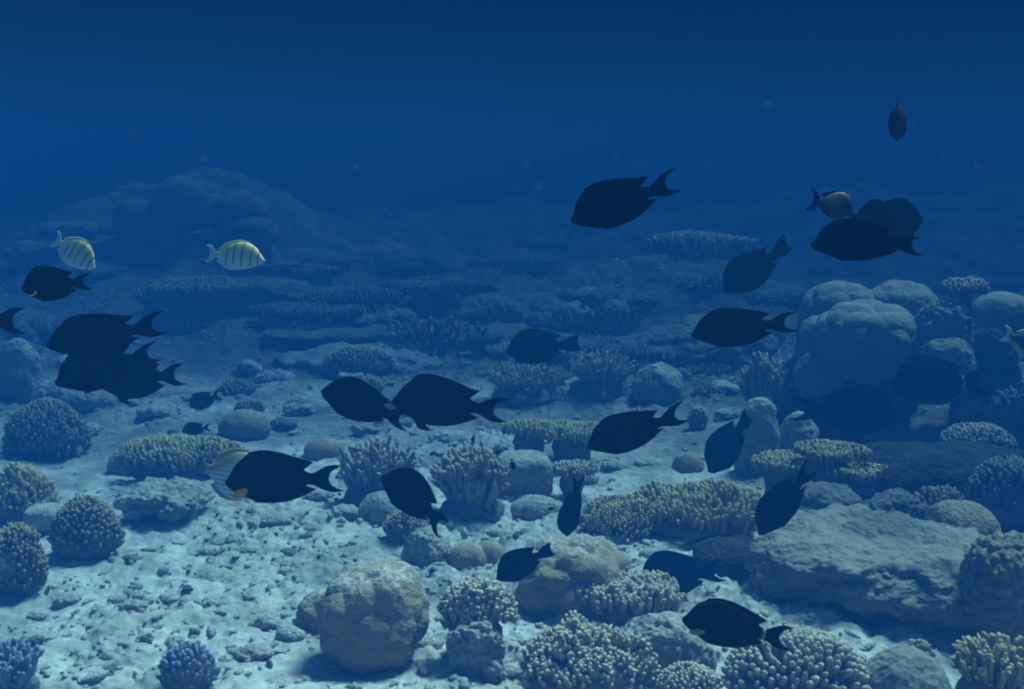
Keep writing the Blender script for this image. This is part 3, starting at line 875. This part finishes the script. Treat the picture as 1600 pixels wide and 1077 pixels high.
BUTTER = dict(
    top=[(0, .010), (.05, .025), (.10, .055), (.18, .150), (.30, .270), (.45, .330), (.60, .300), (.74, .170), (.82, .070), (.88, .050)],
    bot=[(0, -.010), (.05, -.025), (.10, -.050), (.18, -.120), (.30, -.215), (.45, -.275), (.60, -.260), (.74, -.150), (.82, -.060), (.88, -.050)],
    wid=[(0, .010), (.08, .03), (.18, .055), (.35, .07), (.55, .055), (.74, .024), (.88, .008)],
    dorsal=([(.30, .262), (.45, .322), (.60, .292), (.74, .160)], [(.28, .285), (.45, .375), (.64, .370), (.82, .240)]),
    anal=([(.40, -.255), (.50, -.270), (.60, -.252), (.74, -.140)], [(.40, -.285), (.50, -.320), (.64, -.320), (.80, -.200)]),
    tail=(.80, .045, .07, .88, .90))
BY = Vector((0, 0, 1))


def sheet(lo, hi, th0, th1, nu=24, nv=5, bendf=None):
    """thin solid fin between two curves (lists of (x,z)), th: half thickness at the base and at the rim"""
    def samp(c, n):
        a = np.array(c, float)
        d = np.concatenate([[0], np.cumsum(np.hypot(np.diff(a[:, 0]), np.diff(a[:, 1])))])
        d /= d[-1]
        u = np.linspace(0, 1, n)
        return np.stack([curve(np.stack([d, a[:, 0]], 1), u), curve(np.stack([d, a[:, 1]], 1), u)], 1)
    A = samp(lo, nu); B = samp(hi, nu)
    v = np.linspace(0, 1, nv)[None, :, None]
    Pn = A[:, None, :] * (1 - v) + B[:, None, :] * v
    th = (th0 * (1 - v[..., 0]) + th1 * v[..., 0]) * np.ones((nu, nv))
    F3 = np.stack([Pn[..., 0], th, Pn[..., 1]], -1).reshape(-1, 3)
    B3 = np.stack([Pn[..., 0], -th, Pn[..., 1]], -1).reshape(-1, 3)
    V = np.concatenate([F3, B3])
    i = np.arange(nu * nv).reshape(nu, nv)
    q = np.stack([i[:-1, :-1], i[1:, :-1], i[1:, 1:], i[:-1, 1:]], -1).reshape(-1, 4)
    o = nu * nv
    F = [q, q[:, ::-1] + o]
    def strip(a): return np.stack([a[:-1], a[1:], a[1:] + o, a[:-1] + o], -1)
    F += [strip(i[:, 0])[:, ::-1], strip(i[:, -1]), strip(i[0, :]), strip(i[-1, :])[:, ::-1]]
    return V, np.concatenate(F)


def fish(name, label, cat, mouth, tail, d, dd=0.0, roll=0.0, dep=1.0, bend=0.0, kind=SURGEON, skin='blackfish', fin='blackfin', tailm=None, group=None,
         pec=None, dors=1.0, an=1.0, pelvic=False, tsp=1.0, tz=0.0, thick=1.0, analm=None):
    """mouth, tail: where mouth and the middle between the tail tips are in the photograph, d: distance of the mouth, dd: how much farther the
    tail is, dep: depth of the body, bend: sideways swing of the tail, dors / an: how far the fins are raised, tz: tail tilted up or down"""
    q = .54 if max(mouth[1], tail[1]) < 470 else .70
    bend += .16 * math.sin(mouth[0] * 12.9 + mouth[1] * 7.3)       # no two hold their bodies alike
    d *= q; dd *= q
    tsp *= .86 if kind is not CONVICT else .72
    a = P(mouth[0], mouth[1], d); b = P(tail[0], tail[1], d + dd)
    ax = b - a
    L = ax.length
    X = ax / L
    upc = Vector((0, math.sin(PITCH), math.cos(PITCH)))
    if abs(X.dot(upc)) > .97: upc = Vector((1, 0, 0))
    Zv = (upc - X * upc.dot(X)).normalized()
    Yv = Zv.cross(X).normalized()
    mat4 = Matrix.Translation(a) @ Matrix((X, Yv, Zv)).transposed().to_4x4() @ Matrix.Rotation(roll, 4, 'X') @ Matrix.Scale(L, 4)
    root = empty(name, (0, 0, 0), label, cat, group)
    root.matrix_world = mat4

    def warp(V):
        V = np.array(V, float)
        V[:, 2] *= dep
        t = np.maximum(V[:, 0] - .35, 0)
        V[:, 1] += bend * t * t
        V[:, 2] += tz * t * t
        return V
    # body: rings of a rounded lens section
    st = np.concatenate([[.0, .008, .02, .035], np.linspace(.055, .70, 26), kind['top'][-1][0] - np.array([.06, .03, 0.0])])
    st = np.unique(np.clip(st, 0, kind['top'][-1][0]))
    zt = curve(kind['top'], st); zb = curve(kind['bot'], st); w = curve(kind['wid'], st) * thick
    ns = 20
    an_ = np.linspace(0, 2 * np.pi, ns, endpoint=False)
    rings = []
    for x, t_, b_, w_ in zip(st, zt, zb, w):
        cz = (t_ + b_) / 2; hz = (t_ - b_) / 2
        cy = np.sign(np.cos(an_)) * np.abs(np.cos(an_)) ** 1.15
        rings.append(np.stack([np.full(ns, x), w_ * cy, cz + hz * np.sin(an_)], 1))
    V = np.concatenate(rings + [np.array([[-.004, 0, 0]]), np.array([[st[-1], 0, (zt[-1] + zb[-1]) / 2]])])
    F = []
    m = len(st)
    for r in range(m - 1):
        for s in range(ns):
            s2 = (s + 1) % ns
            F.append((r * ns + s, r * ns + s2, (r + 1) * ns + s2, (r + 1) * ns + s))
    for s in range(ns):
        F.append((m * ns, (s + 1) % ns, s))
        F.append((m * ns + 1, (m - 1) * ns + s, (m - 1) * ns + (s + 1) % ns))
    mesh_obj("body", warp(V), F, M[skin], root)
    for nm, key, amt in (("dorsal_fin", 'dorsal', dors), ("anal_fin", 'anal', an)):
        lo, hi = kind[key]
        lo = np.array(lo); hi = np.array(hi)
        u = np.linspace(0, 1, len(hi))
        lo_i = np.stack([np.interp(u, np.linspace(0, 1, len(lo)), lo[:, 0]), np.interp(u, np.linspace(0, 1, len(lo)), lo[:, 1])], 1)
        hi = lo_i + (hi - lo_i) * np.array((1, amt)) if amt > 1 else lo_i + (hi - lo_i) * np.array((.55 + .45 * amt, .3 + .7 * amt))
        Vf, Ff = sheet(lo.tolist(), hi.tolist(), .008, .0018)
        mesh_obj(nm, warp(Vf), Ff, M[analm or fin] if key == 'anal' else M[fin], root)
    x0, h0, h1, fork, xe = kind['tail']
    nu, nv = 16, 21
    u = np.linspace(0, 1, nu); v = np.linspace(-1, 1, nv)
    Hh = np.interp(u, [0, .14, .32, .54, .74, 1], [h0, h0 * 1.1, h0 + (h1 - h0) * .46, h0 + (h1 - h0) * .90, h1, h1 * (.90 if xe - fork > .1 else 1)])
    Hh = h0 + (Hh - h0) * (1 + (tsp - 1) * 1.0) if tsp != 1 else Hh
    xt = fork + (xe - fork) * np.abs(v) ** 2.7
    Pu = x0 + u[:, None] * (xt[None, :] - x0)
    Pz = Hh[:, None] * v[None, :] + .003
    th = (.007 * (1 - u) + .0016 * u)[:, None] * np.ones((nu, nv)) * (1 - .6 * np.abs(v)[None, :])
    Vt = np.concatenate([np.stack([Pu, th, Pz], -1).reshape(-1, 3), np.stack([Pu, -th, Pz], -1).reshape(-1, 3)])
    i = np.arange(nu * nv).reshape(nu, nv); o = nu * nv
    qd = np.stack([i[:-1, :-1], i[1:, :-1], i[1:, 1:], i[:-1, 1:]], -1).reshape(-1, 4)
    def edge(a): return np.stack([a[:-1], a[1:], a[1:] + o, a[:-1] + o], -1)
    Ft = np.concatenate([qd, qd[:, ::-1] + o, edge(i[:, 0])[:, ::-1], edge(i[:, -1]), edge(i[0, :]), edge(i[-1, :])[:, ::-1]])
    mesh_obj("tail_fin", warp(Vt), Ft, M[tailm or fin], root)
    # pectoral fins: pec = (material, forward swing in radians, length, how far out) for the near side
    for sd in (-1, 1):
        mt, sw, ln, out = pec if pec and sd == -1 else (fin, .25, .16, .25)
        outer = [(.0, .035), (.35, .07), (.75, .055), (1.0, -.01)]
        inner = [(.0, -.03), (.35, -.075), (.75, -.085), (1.0, -.03)]
        Vp, Fp = sheet([(x * ln, z * ln * 3.0) for x, z in inner], [(x * ln, z * ln * 3.0) for x, z in outer], .002, .0015, nu=12, nv=5)
        rot = Matrix.Rotation(sw, 3, 'Y') @ Matrix.Rotation(-out if sd == 1 else out, 3, 'Z')
        Vp = np.array([(rot @ Vector(v))[:] for v in Vp])
        if pec and sd == -1: rot = None
        wy = float(curve(kind['wid'], np.array([.2]))[0]) * thick * .92
        Vp = Vp * np.array((1, 1, 1)) + np.array((.2, sd * wy, -.055))
        mesh_obj("pectoral_fin", warp(Vp), Fp, M[mt], root)
    if pelvic:
        Vp, Fp = sheet([(.20, -.14), (.25, -.155), (.29, -.17)], [(.24, -.215), (.30, -.235), (.36, -.235)], .004, .0015, nu=8, nv=4)
        mesh_obj("pelvic_fin", warp(Vp), Fp, M[fin], root)
    ez = .062 if kind is not BUTTER else .03
    for sd in (-1, 1):
        Ve, Fe = ico(2)
        wy = float(curve(kind['wid'], np.array([.105]))[0]) * thick
        e = mesh_obj("eye", warp(Ve * np.array((.016, .007, .016 / dep)) + np.array((.105, sd * wy * .84, ez))), Fe, M['eye'], root)
    return root


SG = "black surgeonfish of the school"
fish('surgeonfish', "black surgeonfish high in open water, upper centre right, head down left", "fish", (893, 346), (1062, 287), 2.35, dep=.92, dors=1.0, group=SG, tz=.10, tsp=.72)
fish('surgeonfish', "dusky faded surgeonfish with upright tail above the great boulder coral", "fish", (1130, 455), (1238, 388), 4.7, dep=1.05, dors=.7, an=.7, kind=BLUNT, group=SG, tz=.25, tsp=.8)
fish('surgeonfish', "black surgeonfish facing left, front of the tight group on the upper right", "fish", (1268, 384), (1440, 372), 2.3, dep=.86, group=SG, dors=.8, tsp=.55, tz=-.2)
fish('surgeonfish', "black surgeonfish with its back above the front fish of the upper right group", "fish", (1333, 348), (1440, 378), 2.9, dd=.12, dep=1.15, group=SG)
fish('surgeonfish', "black surgeonfish facing right, rightmost of the upper right group", "fish", (1443, 344), (1322, 354), 3.3, dd=.12, dep=1.18, group=SG, pelvic=True)
fish('surgeonfish', "dark surgeonfish with a pale patch on its back, facing right", "fish", (1333, 330), (1262, 312), 2.9, dep=1.42, skin='patchfish', group=SG, dors=.55, an=.5, tsp=1.3)
fish('surgeonfish', "small dark surgeonfish seen head-on, alone at the top right", "fish", (1404, 199), (1398, 190), 3.1, dd=.2, dep=1.15, skin='brownfish', group=SG, thick=1.5)
fish('surgeonfish', "black surgeonfish facing left just left of the great boulder coral", "fish", (1080, 524), (1246, 503), 2.2, dep=.82, group=SG, tsp=.75, dors=.75)
fish('surgeonfish', "dusky faded surgeonfish facing left in the middle distance, centre", "fish", (791, 550), (908, 540), 4.5, dep=1.1, kind=BLUNT, group=SG, dors=.55, an=.5, tsp=.75, tz=.1)
fish('surgeonfish', "black surgeonfish low over the sand, centre right, mouth down", "fish", (918, 699), (1074, 651), 2.2, dep=.88, group=SG, dors=.7, an=.5, tsp=.75, tz=.15)
fish('surgeonfish', "left fish of the two touching black surgeonfish, tail pointing down right", "fish", (502, 611), (640, 660), 2.25, dep=1.02, group=SG, dors=.6, an=.5, tsp=.6)
fish('surgeonfish', "right fish of the two touching black surgeonfish, back fin raised", "fish", (612, 628), (792, 643), 2.2, dep=.95, group=SG, dors=1.25, an=.8, tsp=.72, pelvic=True)
fish('surgeonfish', "black surgeonfish with a pale orange breast fin in front of the striped butterflyfish", "fish", (352, 755), (536, 747), 2.05, dep=.98, group=SG, tsp=.75, pec=('orangefin', 2.6, .16, .3))
fish('surgeonfish', "black surgeonfish slanting head up above the small finger coral, centre", "fish", (597, 745), (704, 818), 2.3, dd=.06, dep=1.08, group=SG, dors=.6, an=.6, tsp=.65, tz=-.25)
fish('surgeonfish', "uppermost of three overlapping black surgeonfish on the left", "fish", (73, 541), (258, 511), 2.1, dep=.80, group=SG, tsp=.85, dors=1.0, tz=.1)
fish('surgeonfish', "middle of three overlapping black surgeonfish on the left", "fish", (87, 600), (252, 548), 2.3, dep=.90, group=SG, tsp=.6)
fish('surgeonfish', "lowest of three overlapping black surgeonfish on the left, belly hanging low", "fish", (152, 600), (286, 585), 2.5, dep=1.12, roll=.0, group=SG, tsp=.72, dors=.6, an=1.2, pelvic=True)
fish('surgeonfish', "black surgeonfish below the left striped fish, yellowish breast fin spread forward", "fish", (34, 452), (142, 440), 2.3, dd=.05, dep=1.22, group=SG, tsp=.65, pec=('orangefin', 2.9, .15, .5), dors=.9)
fish('surgeonfish', "black surgeonfish cut off by the left edge, only its tail in view", "fish", (-130, 500), (38, 502), 2.1, dep=.9, group=SG)
fish('surgeonfish', "near black surgeonfish with white tail root, bottom right of centre", "fish", (1066, 968), (1240, 1002), 1.85, dep=.95, group=SG, dors=.7, an=.5, tsp=.7, skin='bandfish', tailm='bandfish', pec=('palefin', 2.75, .13, .2))
fish('surgeonfish', "dark faded surgeonfish pointing down, tail up, over the sandy ledge", "fish", (1186, 835), (1272, 728), 3.1, dd=.05, dep=.98, group=SG, dors=.7, tsp=.6)
fish('surgeonfish', "dusky surgeonfish pointing down beside the pale rock stub", "fish", (1108, 738), (1176, 648), 4.2, dd=.1, dep=1.22, kind=BLUNT, group=SG, dors=.7, an=.7, tsp=.6)
fish('surgeonfish', "dusky surgeonfish nosing down at the left of the folded coral head", "fish", (776, 905), (862, 856), 2.9, dd=.06, dep=1.12, kind=BLUNT, group=SG, dors=.7, an=.7, tsp=.7)
fish('surgeonfish', "dark surgeonfish half hidden behind the pale cauliflower coral", "fish", (1000, 908), (1130, 892), 4.3, dd=-.12, dep=1.25, group=SG, dors=.6, an=.6, tsp=.6)
fish('surgeonfish', "thin dark fish seen from behind swimming away, tail up, right of centre", "fish", (884, 836), (908, 744), 3.3, dd=-.10, roll=1.50, dep=.75, thick=2.1, group=SG, dors=.4, an=.4, tsp=.6)
fish('surgeonfish', "dark faded surgeonfish with pale tail root in front of the great coral's shade", "fish", (1392, 603), (1546, 595), 4.6, dep=1.16, group=SG, dors=.55, an=.5, tsp=.75, skin='bandfish', tailm='bandfish')
fish('surgeonfish', "dark faded surgeonfish facing right in the shade below the great coral", "fish", (1405, 650), (1240, 640), 4.9, dep=1.05, group=SG, dors=.6, an=.5, tsp=.6)
fish('surgeonfish', "small faint dark fish over the broad yellow coral, left", "fish", (284, 674), (330, 668), 4.2, dep=1.0, group=SG, skin='brownfish')
fish('surgeonfish', "faint dark fish in the distance right of the three overlapping fish", "fish", (296, 636), (346, 616), 4.8, dep=1.15, group=SG, skin='brownfish')
fish('convict_tang', "left yellow-white fish with dark upright bars, heading down right", "fish", (148, 419), (80, 372), 4.1, dd=.03, dep=1.32, kind=CONVICT, skin='convict', fin='convictfin', tailm='convicttail', analm='convicttail', thick=.75, group="striped convict fish", an=.6, dors=.5)
fish('convict_tang', "right yellow-white fish with dark upright bars, swimming right", "fish", (414, 408), (321, 396), 4.1, dep=1.22, kind=CONVICT, skin='convict', fin='convictfin', tailm='convicttail', analm='convicttail', thick=.75, group="striped convict fish", an=.6, dors=.5)
fish('butterflyfish', "white butterflyfish with fine dark stripes and yellow back, half hidden by a black fish", "fish", (440, 764), (304, 728), 3.7, dep=.9, kind=BUTTER, skin='butterfly', fin='yellowfin', an=.35, dors=.35)
fish('powder_blue_tang', "blue fish with white tail and yellow back fin at the right edge", "fish", (1668, 560), (1562, 520), 2.5, dep=.95, kind=CONVICT, skin='powder', fin='yellowfin', tailm='white')
for i, (m_, t_, lab) in enumerate((((738, 690), (742, 678), "tiny dark damselfish above the dense bush coral"), ((671, 712), (681, 706), "tiny striped damselfish over the left side of the dense bush coral"),
                                   ((802, 734), (799, 716), "tiny blue-striped damselfish right of the dense bush coral"), ((776, 710), (782, 702), "tiny dark damselfish above the bush coral's right side"),
                                   ((856, 797), (868, 793), "tiny black fish over the sand left of the thin fish"))):
    fish('damselfish', lab, "fish", m_, t_, 3.3, dep=1.0, group="tiny damselfish", skin='blackfish')

# ------------------------------------------------------------------ specks drifting in the water


def flake(r, seed, n):
    """a loose fluff of marine snow: many tiny crumbs held together"""
    q = np.random.RandomState(seed)
    V0, F0 = ico(1)
    c = q.normal(0, .42 * r, (n, 3))
    w = r * q.uniform(.03, .06, n)
    V = (V0[None] * w[:, None, None] + c[:, None]).reshape(-1, 3)
    return V, (F0[None] + (np.arange(n) * len(V0))[:, None, None]).reshape(-1, 3)


for i, (px, py, r, d) in enumerate(((320, 246, 7, .9), (558, 262, 6, .9), (822, 257, 7, .9), (1110, 257, 4.5, 1.0), (1070, 435, 5, 1.0), (170, 178, 2.5, 1.2), (1527, 260, 8, .9), (840, 291, 8, .9),
                                   (1200, 163, 8, .9), (173, 456, 7, .9), (810, 297, 3.5, 1.1), (1000, 262, 5, .9), (1427, 195, 5, .9), (1472, 244, 6, .9), (1558, 206, 2, 1.2),
                                   (962, 243, 6, .9), (1452, 155, 2, 1.1), (410, 90, 2, 1.2), (640, 150, 2, 1.2), (90, 310, 2, 1.2), (500, 310, 2, 1.2), (1290, 120, 2, 1.2), (1150, 95, 2, 1.2))):
    V, F = flake(r * d / FPX, i, 30 + int(r * 14))
    o = mesh_obj("drifting_speck", V, F, M['speck'], loc=P(px, py, d))
    tag(o, "pale speck of plankton drifting in the blue water", "speck", "pale drifting specks")
V, F = flake(6 * .9 / FPX, 77, 110)
o = mesh_obj("drifting_speck", V, F, M['redspeck'], loc=P(208, 213, .9))
tag(o, "reddish speck drifting in blue water, upper left", "speck")

# ------------------------------------------------------------------ the water itself as haze
k = bpy.data.materials.new("sea_haze")
k.use_nodes = True
t = k.node_tree
t.nodes.clear()
pv = t.nodes.new("ShaderNodeVolumePrincipled")
pv.inputs["Color"].default_value = (0.0034, 0.0355, 0.128, 1)
pv.inputs["Density"].default_value = 0.44
pv.inputs["Anisotropy"].default_value = -0.25
pv.inputs["Absorption Color"].default_value = (0.0, 0.050, 0.137, 1)
ot = t.nodes.new("ShaderNodeOutputMaterial")
t.links.new(pv.outputs[0], ot.inputs["Volume"])
bm = bmesh.new()
bmesh.ops.create_cube(bm, size=1)
me = bpy.data.meshes.new("haze")
bm.to_mesh(me); bm.free()
me.materials.append(k)
hz = bpy.data.objects.new("haze", me)
hz.scale = (240, 120, 3.46)
hz.location = (0, 40, -0.11)
COL.objects.link(hz)
tag(hz, "blue sea water fading far things", "haze", kind='stuff')
